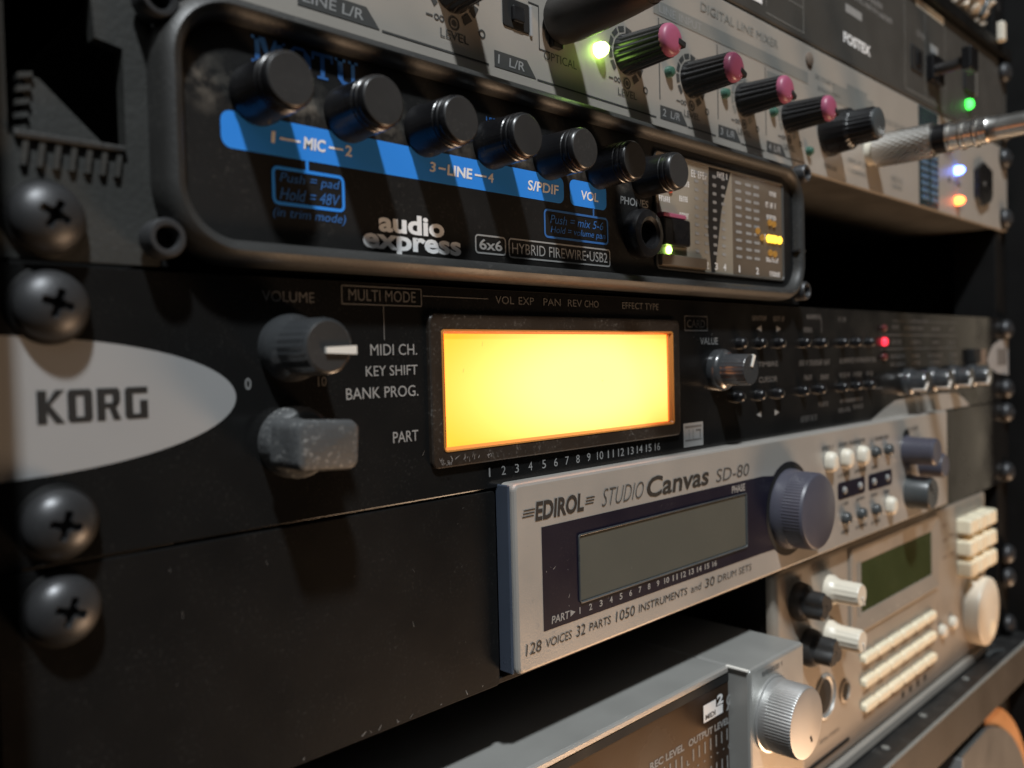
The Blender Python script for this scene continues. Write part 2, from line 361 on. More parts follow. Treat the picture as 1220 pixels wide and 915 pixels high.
VS = mesh('knob', *fix(*lathe([(5.9, 0), (5.9, -2.2), (5.4, -3.2), (4.9, -3.6), (4.7, -8.1), (4.3, -8.6), (.02, -8.6)], 72, (18, .2, 3, 4))), 'grey', True)
for i, (x, a) in enumerate(((336.8, -1.35), (364.5, -.75), (392, -.55), (418.5, -.3))):
    k = put('knob', VS, kg, (x, 0, -29.5)); pointer(k, (x, 0, -29.5), 5.0, 8.6, 1.3, -2.25+a*.12, 'white', .1, 5.4)
# display
x0, x1, z0, z1 = 79.0, 168.4, -38.0, -6.0
part('display_frame', *loft(x0, x1, z0, z1, 1.6, [(0, -.02), (0, -.8), (.3, -1.05), (.8, -1.05), (3.3, -.75), (3.35, -.1)], False, False), 'bezel', kg)
part('halo_rim', *loft(x0+3.3, x1-3.0, z0+3.2, z1-3.2, .9, [(0, -.06), (0, -.95), (.35, -.9), (.9, -.12)], False, False), 'halo', kg)  # added amber ring that paints the display's orange halo
K_ = 0
part('display', *rect(x0+4.6, x1-4.2, z0+3.6, z1-3.6, -.05), 'lcd', kg)
for v in ('display',): pass
part('halo_rim', *slab(x1-4.9, x1-4.4, z0+3.9, z1-3.9, 0, -.55, .2, .1), 'halo', kg)  # added amber strip for the reflection at the display's right side
# lettering
def T_(s, a, b, c, d, m='print', bold=0, sh=0, y=-.12, par=None): return text(s, a, b, c, d, y, m, par or kg, bold, sh)
T_('VOLUME', 42.6, 53.0, -4.6, -2.7, 'dimprint'); T_('MULTI MODE', 60.4, 76.4, -3.9, -1.7, 'dimprint')  # top row coloured darker for the shade under the audio interface
part('printed_box', *outline(58.8, 78, -4.7, -1.0, -.11, .25, .3), 'dimprint', kg)
for q in (rect(68.3, 68.5, -11.4, -4.8, -.11), rect(78.2, 96.5, -2.55, -2.35, -.11)): part('printed_line', *q, 'dimprint', kg)
T_('MIDI CH.', 65.0, 76.4, -14.4, -12.2); T_('KEY SHIFT', 63.8, 76.4, -18.4, -16.4); T_('BANK PROG.', 59.2, 76.4, -22.7, -20.5); T_('PART', 69.8, 76.1, -31.8, -29.6)
T_('0', 38.9, 40.0, -19.9, -17.9); T_('10', 53.2, 55, -19.9, -18.1, 'dimprint')
for s, a, b in (('VOL', 98.7, 104.5), ('EXP', 106, 111), ('PAN', 114.2, 120.2), ('REV', 122.8, 128), ('CHO', 129, 134.4), ('EFFECT TYPE', 144, 160)):
    T_(s, a, b, -3.4, -1.7, 'dimprint')
nx = [95.6, 99.9, 104.1, 108.5, 113.1, 117.2, 121.2, 125.2, 129.3, 133.7, 138, 142.2, 146.3, 150.2, 154.2, 158.2]
for i, x in enumerate(nx):
    wd = .4 if i == 0 else 1.25 if i < 9 else 2.4
    T_(str(i+1), x-wd/2, x+wd/2, -41.5, -39.5)
part('printed_box', *outline(172.3, 184.2, -9.0, -4.6, -.11, .3, .3), 'dimprint', kg)
T_('CARD', 173.6, 182.8, -8.0, -5.8, 'dimprint'); T_('VALUE', 180.2, 189.6, -12.9, -10.9); T_('CURSOR', 213.6, 225.3, -25.2, -23.4, 'dimprint')
T_('TIMBRE', 213, 226, -20.1, -18.6, 'dimprint')
for q in (poly([(212.6, -8), (215.6, -9), (215.6, -7)], -.11), poly([(225.4, -9), (228.4, -8), (225.4, -7)], -.11),
     poly([(211.6, -35.3), (214.6, -36.3), (214.6, -34.3)], -.11), poly([(223.4, -36.3), (226.4, -35.3), (223.4, -34.3)], -.11)): part('printed_symbol', *q, 'print', kg)
bits = []
for a, b, z, h in ((210, 219.5, -4.7, 1.6), (223.5, 230.5, -4.7, 1.6), (247, 257.5, -3.6, 1.5), (244.5, 250.5, -8.2, 1.6), (272, 279.5, -4.2, 1.7), (241, 264, -19.6, 1.8), (272.5, 305, -19.4, 1.8),
                  (244.5, 250, -24.6, 1.7), (257, 263, -24.8, 1.7), (272, 281, -24.7, 1.6), (284, 292, -24.7, 1.6), (296, 303, -24.7, 1.6),
                  (255, 263, -34.5, 1.6), (241.5, 254, -38.8, 2.0), (272.5, 292, -34.2, 1.2), (271, 281, -37.6, 1.6), (284, 292, -37, 1.6),
                  (344, 362, -3.8, 1.5), (322, 329, -6.5, 1.7), (335, 357, -6.8, 1.5), (366, 378, -7.0, 1.5), (389, 396, -7.0, 1.5),
                  (321, 332, -12.7, 1.8), (341, 354, -12.8, 1.6), (367, 377, -13, 1.6), (388, 398, -13.1, 1.6),
                  (320, 336, -18.6, 1.5), (343, 353, -18.6, 1.3), (362, 380, -18.8, 1.5), (388, 400, -18.8, 1.5), (320, 336, -21.8, 1.5), (343, 353, -21.6, 1.3), (364, 378, -21.8, 1.5), (388, 400, -21.9, 1.5)):
    bits.append(scrawl(a, b, z, h, -.11))
bits += [rect(257.8, 258.1, -9, -4, -.11), rect(310, 400, -9.9, -9.6, -.11), rect(310, 400, -15.6, -15.3, -.11), rect(304, 311, -31, -30.6, -.11), rect(322, 400, -4.0, -3.8, -.11)]
o = part('small_print', *merge(*bits), 'dimprint', kg); o['kind'] = 'stuff'
# little compatibility badge under the display
part('printed_badge', *rect(170.8, 180.8, -42, -35.2, -.11), 'print', kg)
part('printed_symbol', *merge(rect(171.6, 180, -36.6, -36.0, -.16), rect(177, 179.5, -37.7, -37.2, -.16), rect(179, 179.5, -39.6, -37.2, -.16), rect(171.6, 180, -40.3, -39.9, -.16), rect(173.5, 173.7, -40, -37, -.16), rect(175.5, 175.7, -40, -37, -.16)), 'dimprint', kg)
BT = mesh('button', *fix(*lathe([(2.0, 0), (2.0, -1.6), (1.85, -2.3), (1.4, -2.8), (.7, -3.05), (.02, -3.1)], 24)), 'knob', True)
BT2 = mesh('button', *fix(*lathe([(1.9, 0), (1.75, -1.4), (1.6, -2.1), (1.2, -2.6), (.6, -2.85), (.02, -2.9)], 24)), 'knob', True)
for x, z in [(x, -12.3) for x in (203.2, 215.2, 227.6, 245.5, 258.2, 275.4, 287.3, 299.4)]+[(x, -28.7) for x in (201.3, 214, 226.0, 243.8, 256.4, 274.9, 286.8, 299)]:
    put('button', BT2, kg, (x-1.5, 0, z-.3))
LED = mesh('indicator_light', *fix(*lathe([(1.7, 0), (1.7, -.8), (1.2, -1.5), (.02, -1.8)], 20)), 'led_red', True)
put('indicator_light', LED, kg, (313, 0, -12.4)).name
LEDo = mesh('indicator_light', *fix(*lathe([(1.3, 0), (1.3, -.8), (.9, -1.3), (.02, -1.5)], 20)), mat('unlit_red_led', (.12, .02, .02), .3), True)
for z in (-7, -18.6): put('indicator_light', LEDo, kg, (313, 0, z))
part('power_switch', *slab(416.5, 428, -23.5, -16.2, 0, -2.4, .8, .5), 'hole', kg); part('printed_mark', *rect(430, 444, -24, -16.5, -.11), 'brownprint', kg)
# pale swoosh and second badge at the right end
part('painted_swoosh', *poly([(297, -43.9), (312, -39.4), (324, -36.6), (345, -36.0), (380, -36.2), (399, -36.9), (410, -40.4), (417, -43.9)], -.11), 'silver', kg)
part('name_badge', *poly([(449, -18.5), (455, -14.6), (466, -12.2), (481.8, -11.2), (481.8, -30.9), (462, -29.4), (449, -26.0), (445.5, -22)], -.10), 'label', kg)
part('printed_badge', *rect(462, 478.5, -25.5, -16.5, -.16), 'dimprint', kg)

# ------------------------------------------------------------------ half-width adapter panel under it and the silver module it carries
ad = thing('adapter_panel', 'plain black one-unit adapter panel under the module with the glowing display', 'rack panel', (241, 0, -88))
part('faceplate', *slab(.2, 97.2, -88.2, -44.7, 1.5, 0, 1.0, .2), 'black', ad)
part('faceplate', *slab(374, 482.4, -88.2, -44.7, 1.5, 0, 1.0, .2), 'black_gloss', ad)
part('tray', *slab(97.3, 373.9, -88.2, -86.9, 200, .5, .3, .2), 'dark', ad)
screws(ad, 8.7, (-50.8, -82.6), 0, .45); screws(ad, 474.2, (-50.8, -82.6))

E0 = -4.5
ed = thing('sound_module', 'silver half-width sound module with a dark display and a large slate blue dial', 'sound module', (234, 0, -86))
x0, x1, z0, z1 = 98.6, 372.0, -85.6, -43.2
part('case', *slab(x0+1, x1-1, z0+.6, z1-.6, 180, .4, .5, .3), 'dark', ed)
part('faceplate', *loft(x0, x1, z0, z1, 1.6, [(0.2, .5), (0, .2), (0, E0+.8), (.25, E0+.25), (.8, E0)], True, True), 'silver', ed)
part('edge_trim', *merge(slab(x0-.7, x0-.05, z0+.2, z1-.2, .5, E0+1.1, .4, .3)), 'cooledge', ed)
P = [(107, -77.6), (107, -54.0), (204.5, -54.0)]
for i in range(0, 25):
    a = math.radians(138-i*11.5); P.append((223.4+15.5*math.cos(a), -66.4+15.0*math.sin(a)))
P += [(204.0, -77.7)]
P = [(107, -77.7), (205.5, -77.7)]+[(223.4+15.5*math.cos(math.radians(t)), -66.2+15.2*math.sin(math.radians(t))) for t in range(-130, 131, 10)]+[(207, -53.9), (107, -53.9)]
part('printed_field', *poly(P, E0-.06), 'navy', ed)
y = E0-.12
# display set back in its frame
part('display_frame', *loft(119.4, 196.6, -74.1, -57.6, .8, [(0, E0-.06), (0, E0-.45), (.25, E0-.48), (.5, E0-.12)], False, False), 'slategrey', ed)
part('display', *rect(120.0, 196.0, -73.5, -58.2, E0-.10), 'lcdoff', ed)
ee = dict(par=ed, y=y)
T_('EDIROL', 105.0, 122.2, -52.3, -47.9, 'ink', .035, .12, **ee)
part('printed_lines', *merge(*[rect(a+i*.25, b+i*.25, -50.9+i*.7, -50.65+i*.7, y) for a, b in ((100.9, 104.6), (122.3, 125.4)) for i in range(3)]), 'ink', ed)
T_('STUDIO', 128.4, 146.2, -52.3, -48.0, 'mixprint', -.012, .3, **ee)
T_('Canvas', 146.4, 177.0, -52.7, -47.3, 'ink', .02, .2, **ee)
T_('SD-80', 180.0, 199.0, -52.6, -48.9, 'mixprint', -.004, .22, **ee)
T_('PHASE', 188.6, 196.0, -56.9, -54.7, 'print', .02, 0, **ee)
T_('PART', 109.6, 115.8, -76.6, -74.8, 'print', .02, .1, **ee); part('printed_symbol', *poly([(116.1, -76.4), (117.9, -75.6), (116.1, -74.8)], y), 'print', ed)
for i in range(16):
    x = 119.5+i*3.93; wd = .35 if i == 0 else 1.15 if i < 9 else 2.3
    T_(str(i+1), x-wd/2, x+wd/2, -76.5, -74.9, 'print', .02, 0, **ee)
T_('128', 101.0, 106.3, -81.8, -79.2, 'ink', 0, .15, **ee); T_('VOICES', 107.4, 116.6, -81.6, -79.6, 'ink', 0, .15, **ee)
T_('32', 118.0, 121.6, -81.8, -79.2, 'ink', 0, .15, **ee); T_('PARTS', 122.8, 131.2, -81.6, -79.6, 'ink', 0, .15, **ee)
T_('1050', 133.0, 141.0, -81.8, -79.2, 'ink', 0, .15, **ee); T_('INSTRUMENTS', 142.4, 164.6, -81.6, -79.6, 'ink', 0, .15, **ee)
T_('and', 166.2, 171.6, -81.6, -79.6, 'mixprint', 0, .2, **ee); T_('30', 173.3, 178.5, -81.8, -79.2, 'ink', 0, .15, **ee); T_('DRUM SETS', 180, 199.2, -81.6, -79.6, 'mixprint', 0, .15, **ee)
bits = [scrawl(a, b, z, h, y) for a, b, z, h in ((248, 256, -49.2, 1.5), (261, 283, -49.2, 1.5), (289, 305, -49.6, 1.4), (260, 270, -60, 1.4), (274, 284, -60, 1.4), (289, 294, -60.2, 1.2),
        (263, 268, -70.5, 1.2), (275, 282, -70.5, 1.2), (288, 294, -70.7, 1.2), (300, 306, -71, 1.2), (262, 268, -80.6, 1.2), (274, 284, -80.8, 1.3), (288, 296, -81.2, 1.3), (324, 336, -48.6, 1.6))]
o = part('small_print', *merge(*bits), 'mixprint', ed); o['kind'] = 'stuff'
part('dial_well_shade', *merge(([v for v in lathe([(14.9, -.22), (12.6, -.05)], 48)[0]], [])) if False else (lambda D: D)(disc(223.4, -66.4, 14.9, y-.02, 48)), 'hole', ed)  # flat dark disc paints the shade of the recess behind the dial
D = lathe([(12.9, 0), (12.9, -1.0), (12.5, -2.2), (12.3, -3.4), (12.3, -3.5), (12.2, -9.2), (12.1, -9.3), (11.7, -10.0), (10.8, -10.35), (.02, -10.2)], 300, (75, .22, 4, 5))
put('dial', mesh('dial', *fix(*D), 'slate', True), ed, (223.4, y, -66.2))
def pill(w_, h_, d, m): return mesh('button', *loft(-w_/2, w_/2, -h_/2, h_/2, w_/2-.01, [(0, 0), (0, -d*.5), (w_*.08, -d*.8), (w_*.2, -d*.96), (w_*.34, -d)], False, True, 6), m, True)
PW = pill(5.6, 7.2, 3.2, 'creamwhite'); PG = pill(4.4, 4.6, 2.6, 'slategrey'); PL = pill(2.4, 2.7, 1.0, 'print')
for x, z in ((252.0, -54.1), (264.8, -54.2), (278.6, -54.4), (304.2, -76.6)): put('button', PW, ed, (x, y, z))
for x, z in ((291, -54.4), (303, -54.6), (264.2, -75.5), (277.4, -75.8), (290.6, -76.2)): put('button', PG, ed, (x, y, z))
for a, b in ((259.6, 282.4), (285.8, 308)):
    part('printed_field', *slab(a, b, -68.6, -62.6, E0, y-.05, 1.2, .02), 'navy', ed)
for x in (264.3, 277.6, 290.2, 303): put('indicator_light', PL, ed, (x, y-.02, -65.6))
KB = lambda r_, h_, m: mesh('knob', *fix(*lathe([(r_+.5, 0), (r_+.5, -1), (r_, -2.2), (r_-.15, -h_+.8), (r_-.8, -h_), (.02, -h_+.1)], 48)), m, True)
k = put('knob', KB(5.6, 12, 'slate'), ed, (323.5, E0, -56.8)); k['label'] = 'slate blue knob at the upper right'
put('knob', KB(5.2, 9, 'slate'), ed, (341.5, E0, -64.4))
k = put('knob', KB(6.7, 9, 'slategrey'), ed, (327, E0, -74.2)); pointer(k, (327, E0, -74.2), 6.0, 9, 1.3, 2.1, 'slategrey')
part('jack_socket', *disc(323.5, -50.3, 3.4, y, 24, None, 2.0), 'hole', ed)

def nicks(parent, n, x0, x1, z0, z1, y, m='print', edge=False):
    V, F = [], []
    for i in range(n):
        x = random.uniform(x0, x1); z = random.uniform(z0, z1) if not edge else random.choice((z0, z1))+random.uniform(-.15, .15)
        L_ = random.uniform(.25, 1.3)*(.6 if edge else 1); a = random.uniform(.4, 2.2); w_ = random.uniform(.03, .09)
        dx, dz = math.cos(a), math.sin(a); px, pz = -dz*w_, dx*w_
        V, F = merge((V, F), ([(x-px, y, z-pz), (x+dx*L_-px*.4, y, z+dz*L_-pz*.4), (x+dx*L_+px*.4, y, z+dz*L_+pz*.4), (x+px, y, z+pz)], [(0, 1, 2, 3)]))
    o = part('scratches', V, F, m, parent); o['kind'] = 'stuff'
nicks(kg, 18, 24, 300, -42, -3, -.14, 'dimprint'); nicks(ad, 12, 16, 90, -86, -47, -.06, 'dimprint'); nicks(ad, 14, 30, 92, -87.6, -87.0, -.06, 'print')
nicks(ed, 16, 100.5, 118, -84, -46, E0-.1, 'label'); nicks(ed, 20, 100, 370, -85.3, -43.6, E0-.04, 'label', True); nicks(ed, 22, 110, 240, -80, -55, E0-.13, 'dimprint')
nicks(kg, 26, 80.5, 96, -37.4, -36.2, -1.75, 'label')

# ------------------------------------------------------------------ audio interface on its tray
tr = thing('mounting_tray', 'rough cast black mounting ear with a ribbed cutout, left of the audio interface', 'rack tray', (12, 0, 0))
# ear with an opening
def ear():
    Pout = [(.3, .4), (25.2, .4), (25.2, 43.6), (.3, 43.6)]; Pin = [(5.0, 17.8), (20.4, 18.6), (20.4, 34.0), (17.0, 35.2), (16.4, 41.4), (4.0, 41.4)]
    # strips around the opening, one solid piece
    rects = [[(.3, .4), (25.2, .4), (25.2, 17.8), (.3, 17.8)], [(.3, 17.8), (4.4, 17.8), (4.4, 43.6), (.3, 43.6)], [(20.6, 17.8), (25.2, 17.8), (25.2, 43.6), (20.6, 43.6)],
             [(4.4, 41.4), (20.6, 41.4), (20.6, 43.6), (4.4, 43.6)], [(16.6, 34.4), (20.6, 33.6), (20.6, 41.4), (16.2, 41.4)]]
    return merge(*[prism(p, 3, 0) for p in rects])
part('ear', *ear(), 'cast', tr)
part('web', *prism([(6.6, 18.2), (19.6, 18.2), (9.6, 27.6), (7.8, 27.8)], 6.5, 3.4), 'cast', tr)
part('ledge', *slab(5.0, 20.4, 17.5, 18.5, 3, -.9, .3, .25), 'frame', tr)
for i in range(7):
    x = 5.6+i*2.15; part('rib', *prism([(x, 13.6), (x+.75, 13.6), (x+1.25, 17.0), (x+.5, 17.0)], .5, -.75), 'cast', tr)
for i in range(5):
    z = 18.8+i*2.0; part('rib', *prism([(5.6+.25*i, z), (7.6+.25*i, z+.7), (7.6+.25*i, z+1.4), (5.6+.25*i, z+.9)], 5, 2.6), 'cast', tr)
screws(tr, 8.7, (6.35,), 0, .55)
part('tray', *slab(25.3, 246, .5, 1.6, 180, 2.2, .3, .2), 'dark', tr)
part('back_flange', *slab(25.3, 246, .7, 43.4, 4.4, 3.4, .3, .2), 'dark', tr)

mo = thing('audio_interface', 'black audio interface with a rounded grey frame, seven black knobs and bright blue print', 'audio interface', (130, 0, 1))
x0, x1, z0, z1 = 24.0, 236.0, 1.0, 45.0
prof = [(1.0, 3.0), (.2, 1.5), (0, -2.2), (.3, -4.2), (1.0, -5.5), (2.1, -6.1), (3.2, -5.7), (3.9, -4.6), (4.2, -3.0)]
part('frame', *loft(x0, x1, z0, z1, 12.5, prof, True, False, 12), 'frame', mo, True)
part('faceplate', *loft(x0, x1, z0, z1, 12.5, [(4.1, -1.5), (4.1, -2.95)], True, True, 12), 'motu', mo)
part('frame_joint', *slab(x1-4.9, x1+.15, 17.0, 18.0, 0, -5.4, .2, .1), 'hole', mo)
for x, z in ((24.4, 4.3), (24.6, 41.0), (236.8, 4.5), (238.0, 43.4)): put('socket_screw', SOCK, mo, (x, -1.6, z))
y = -3.06; mm_ = dict(par=mo, y=y)
part('printed_field', *loft(34.7, 119.0, 20.3, 26.5, 1.8, [(0, -2.9), (0, -3.01)], False, True), 'blue', mo)
part('printed_field', *loft(121.2, 134.8, 20.4, 26.5, 1.6, [(0, -2.9), (0, -3.01)], False, True), 'blue', mo)
for i in range(8):                                 # dust in the knob gaps, also painting in the lit patches between shadows
    part('lit_dust_patch', *disc(32.4+18.09*i, 30.5, 6.2, -3.0, 20), 'litdust', mo)
# serif maker's name half hidden by the knobs
def serif(x, z, w_, h_, pcs): return block(pcs, x, z, w_, h_, y)
Ms = [[(0, 0), (.36, 0), (.36, .12), (0, .12)], [(.64, 0), (1, 0), (1, .12), (.64, .12)], [(.1, .12), (.24, .12), (.24, 1), (.1, 1)], [(.74, .12), (.92, .12), (.92, 1), (.74, 1)], [(0, .88), (.2, .88), (.2, 1), (0, 1)], [(.8, .88), (1, .88), (1, 1), (.8, 1)], [(.2, 1), (.44, .2), (.56, .2), (.4, 1)], [(.44, .2), (.56, .2), (.82, 1), (.68, 1)]]
Os = [[(0, .3), (.3, 0), (.3, .3), (.2, .5), (.3, .7), (.3, 1), (0, .7)], [(.7, 0), (1, .3), (1, .7), (.7, 1), (.7, .7), (.8, .5), (.7, .3)], [(.3, 0), (.7, 0), (.7, .12), (.3, .12)], [(.3, .88), (.7, .88), (.7, 1), (.3, 1)]]
Ts = [[(.4, .1), (.6, .1), (.6, 1), (.4, 1)], [(0, .86), (.4, .86), (.4, 1), (0, 1)], [(.6, .86), (1, .86), (1, 1), (.6, 1)], [(0, .68), (.1, .68), (.12, .86), (0, .86)], [(.9, .68), (1, .68), (1, .86), (.88, .86)], [(.25, 0), (.75, 0), (.75, .1), (.25, .1)]]
Us = [[(.12, .2), (.34, .2), (.34, 1), (.12, 1)], [(.7, .2), (.86, .2), (.86, 1), (.7, 1)], [(.12, .2), (.3, 0), (.7, 0), (.86, .2), (.7, .2), (.6, .12), (.42, .12), (.34, .2)], [(0, .88), (.46, .88), (.46, 1), (0, 1)], [(.58, .88), (1, .88), (1, 1), (.58, 1)]]
bb = [serif(40.6, 35.4, 6.4, 4.6, Ms), serif(47.4, 35.4, 4.6, 4.6, Os), serif(52.2, 35.4, 4.4, 4.6, Ts), serif(57.0, 35.4, 5.0, 4.6, Us)]
part('lettering', *merge(*bb), 'bluedim', mo)
bits = [(x, x+.6) for x in ()]
T_('1', 43.7, 44.6, 22.4, 24.4, 'whiteprint', .02, .1, **mm_); T_('MIC', 50.0, 54.6, 22.3, 24.5, 'whiteprint', .03, .1, **mm_); T_('2', 58.6, 60.3, 22.4, 24.4, 'whiteprint', .02, .1, **mm_)
T_('3', 78.6, 80.3, 22.3, 24.3, 'whiteprint', .02, .1, **mm_); T_('LINE', 83.2, 90.2, 22.2, 24.4, 'whiteprint', .03, .1, **mm_); T_('4', 94.6, 96.4, 22.3, 24.3, 'whiteprint', .02, .1, **mm_)
T_('S/PDIF', 106.8, 117.2, 22.1, 24.4, 'whiteprint', .02, .1, **mm_); T_('VOL', 125.0, 131.8, 22.1, 24.3, 'whiteprint', .02, .1, **mm_); T_('PHONES', 140.3, 152.2, 22.8, 24.8, 'print', .01, .1, **mm_)
for q in (rect(45.4, 49.4, 23.2, 23.6, y-.02), rect(55.2, 58.2, 23.2, 23.6, y-.02), rect(80.9, 82.8, 23.1, 23.5, y-.02), rect(90.8, 94.2, 23.1, 23.5, y-.02),): part('printed_line', *q, 'whiteprint', mo)
part('printed_box', *merge(outline(43.6, 58.3, 11.9, 18.6, y, .6, 1.2), rect(50.3, 50.9, 18.6, 20.4, y)), 'blue', mo)
T_('Push = pad', 45.0, 57.3, 15.5, 17.6, 'bluedim', .0, .25, **mm_); T_('Hold = 48V', 45.0, 57.3, 12.9, 15.0, 'bluedim', .0, .25, **mm_); T_('(in trim mode)', 43.4, 58.6, 9.4, 11.5, 'bluedim', .0, .25, **mm_)
part('printed_box', *merge(outline(111.9, 135.2, 11.9, 18.6, y, .5, 1.2), rect(129.4, 129.9, 18.6, 20.5, y)), 'bluedim', mo)
T_('Push = mix 5-6', 114.0, 133.6, 15.4, 17.4, 'bluedim', .0, .25, **mm_); T_('Hold = volume pan', 114.0, 134.2, 12.8, 14.8, 'bluedim', .0, .25, **mm_)
T_('audio', 65.7, 82.0, 9.2, 13.1, 'whiteprint', .035, 0, **mm_)
T_('express', 62.0, 86.4, 4.7, 8.7, 'whiteprint', .035, 0, **mm_)
part('printed_box', *merge(outline(90.4, 99.5, 6.8, 10.9, y, .35, .9), outline(100.3, 135.8, 6.5, 10.9, y, .35, .9)), 'print', mo)
T_('6x6', 91.6, 98.4, 7.7, 10.0, 'print', .02, 0, **mm_); T_('HYBRID FIREWIRE\u2022USB2', 101.4, 134.6, 7.5, 9.9, 'print', .0, 0, **mm_)
bits = [scrawl(a, b, 35.2, 2.0, y) for a, b in ((94.5, 99), (118.2, 124.6), (136.4, 142.2))]
o = part('small_print', *merge(*bits), 'bluedim', mo)
MK = mesh('knob', *fix(*lathe([(5.15, 0), (5.15, -1.2), (4.95, -1.6), (4.85, -8.0), (4.65, -8.15), (4.65, -8.6), (4.85, -8.75), (4.8, -9.4), (4.6, -9.55), (4.6, -10.0), (4.72, -10.15), (4.5, -10.9), (4.2, -11.15)], 120, (40, .10, 3, 3))), 'knob', True)
MT = mesh('knob_face', *fix(*lathe([(4.25, -11.1), (4.1, -11.25), (.02, -11.2)], 40)), 'knobtop', True)
for i in range(7):
    x = 41.4+i*18.09; k = put('knob', MK, mo, (x, y, 29.9+.1*i), random.uniform(-2, 2)); put('knob_face', MT, k, (x, y, 29.9+.1*i))
# meter window
part('meter_frame', *loft(154.8, 225.0, 7.2, 38.6, 1.6, [(0, y+.05), (0, y-.4), (.35, y-.5), (.6, y-.05)], False, False), 'fostex', mo)
part('meter_plate', *rect(155.4, 194, 7.8, 38.0, y-.02), 'meter', mo); part('meter_plate', *rect(194, 224.4, 7.8, 38.0, y-.02), 'meterdark', mo)
part('meter_stripe', *poly([(182.0, 7.9), (184.0, 7.9), (188, 26), (193.5, 37.9), (181.5, 37.9), (180.5, 20)], y-.05), 'hole', mo)
bits, bl = [], []
for x in (175, 179.8, 184.3, 189, 197.5, 203.3, 208.2):
    for j in range(10):
        z = 35.4-j*2.45; wd = 1.0 if x < 190 else 1.7; (bits if x < 195 else bl).append(loft(x-wd, x+wd, z-.45, z+.45, .4, [(0, y-.06), (0, y-.12)], False, True, 2))
o = part('meter_marks', *merge(*bits, *bl), 'print', mo); o['kind'] = 'stuff'
for s, x in (('1', 175), ('2', 179.8), ('3', 184.6), ('4', 189.2), ('1', 197.5), ('2', 208.2)): T_(s, x-(.35 if s == '1' else .8), x+(.35 if s == '1' else .8), 8.6, 10.7, 'whiteprint', .02, 0, y=y-.1, par=mo)
bits = [scrawl(a, b, z, h, y-.08) for a, b, z, h in ((172.5, 180, 34.9, 2), (166, 171, 31.5, 1.5), (166.5, 171, 27.2, 1.5), (166.5, 171, 22.6, 1.5), (157, 163, 26.2, 1.5), (166.5, 171, 17.6, 1.3), (157, 163, 30, 1.3), (214, 221, 30.8, 1.7), (214.5, 221, 27, 1.4), (213, 222.6, 20.6, 1.7), (214, 222, 13.6, 1.4), (216, 222.6, 9.2, 1.5), (186, 192, 36.3, 1.7), (216.5, 221, 34.5, 1.4))]
o = part('small_print', *merge(*bits), 'whiteprint', mo); o['kind'] = 'stuff'
LA = mesh('indicator_light', *fix(*lathe([(1.0, 0), (1.0, -.5), (.6, -.8), (.02, -.9)], 16)), 'led_amber', True)
LAd = mesh('indicator_light', *fix(*lathe([(1.0, 0), (1.0, -.5), (.6, -.8), (.02, -.9)], 16)), 'led_amberdim', True)
for x in (215.2, 217.4, 219.4, 222.2): put('indicator_light', LA, mo, (x, y-.1, 20.2), 0, (1.05, 1, 1.2))
for x, z in ((216, 25.3), (218.6, 25.0), (216, 15.8), (219, 15.6), (211, 20.2), (208.4, 22)): put('indicator_light', LAd, mo, (x, y-.1, z))
put('indicator_light', mesh('indicator_light', *fix(*lathe([(1.0, 0), (1.0, -.5), (.6, -.8), (.02, -.9)], 16)), 'led_green', True), mo, (160.6, y-.1, 12.6))
LR = mesh('indicator_light', *fix(*lathe([(.9, 0), (.9, -.4), (.02, -.7)], 16)), emi('dim_red_led', (1, .1, .04), .6), True)
for x, z in ((162, 29), (165.2, 32)): put('indicator_light', LR, mo, (x, y-.1, z))
part('reflected_knob', *slab(155.6, 168.0, 13.6, 20.8, y-.1, y-2.6, .8, .5), 'knob', mo); part('reflected_cap_edge', *slab(155.8, 166.6, 20.9, 22.2, y-.1, y-2.2, .4, .3), 'pink', mo)  # reflection of a pink-capped mixer knob, built as a solid block and strip
put('jack_socket', mesh('jack_socket', *fix(*lathe([(6.4, 0), (6.4, -2.5), (5.9, -3.6), (4.2, -3.9), (3.3, -3.4), (3.2, 1.2), (.02, 1.3)], 40)), 'knob', True), mo, (147.6, y, 15.6))
part('lower_tray', *slab(156.0, 178.0, 8.2, 11.3, y-.1, y-1.4, .5, .3), 'meterdark', mo)

# ------------------------------------------------------------------ warm silver line mixer above
mx = thing('line_mixer', 'warm silver rack mixer with pink-capped black knobs above the audio interface', 'mixer', (241, 0, 46))
part('faceplate', *slab(.2, 482.4, 46.3, 90.2, 1.5, 0, 1.0, .4), 'mixer', mx)
part('case', *slab(20, 463, 46.9, 89.6, 260, 1.55, .5, .3), 'dark', mx)
part('bottom_plate', *slab(22, 461, 46.35, 46.85, 258, 1.6, .3, .1), 'fostex', mx)
y = -.1; mxk = dict(par=mx, y=y-.05)
bits = []
tags = [(51.5, 66.5, 'LINE L/R'), (100.3, 110.6, '1  L/R'), (162.7, 172.8, '2  L/R'), (192.2, 202, '3  L/R'), (221, 231, '4  L/R')]
for a, b, s in tags:
    part('printed_field', *poly([(a, 48.9), (b+3.0, 48.9), (b, 52.5), (a, 52.5)], y), 'mixprint', mx)
    T_(s, a+1, b-.6, 49.7, 51.8, 'print', .01, .1, **mxk)
for q in (rect(70, 98.6, 48.7, 49.1, y), rect(114, 160.8, 48.7, 49.1, y), rect(176, 190.6, 48.7, 49.1, y), rect(205.2, 219.6, 48.7, 49.1, y), rect(234.2, 247, 48.7, 49.1, y),
     rect(162.5, 162.85, 54, 76, y), rect(192, 192.35, 54, 76, y), rect(220.6, 220.95, 54, 76, y), rect(114.8, 115.1, 56, 66, y), rect(114.8, 118.6, 56, 56.3, y), rect(111.5, 115, 65.9, 66.2, y),): part('printed_line', *q, 'mixprint', mx)
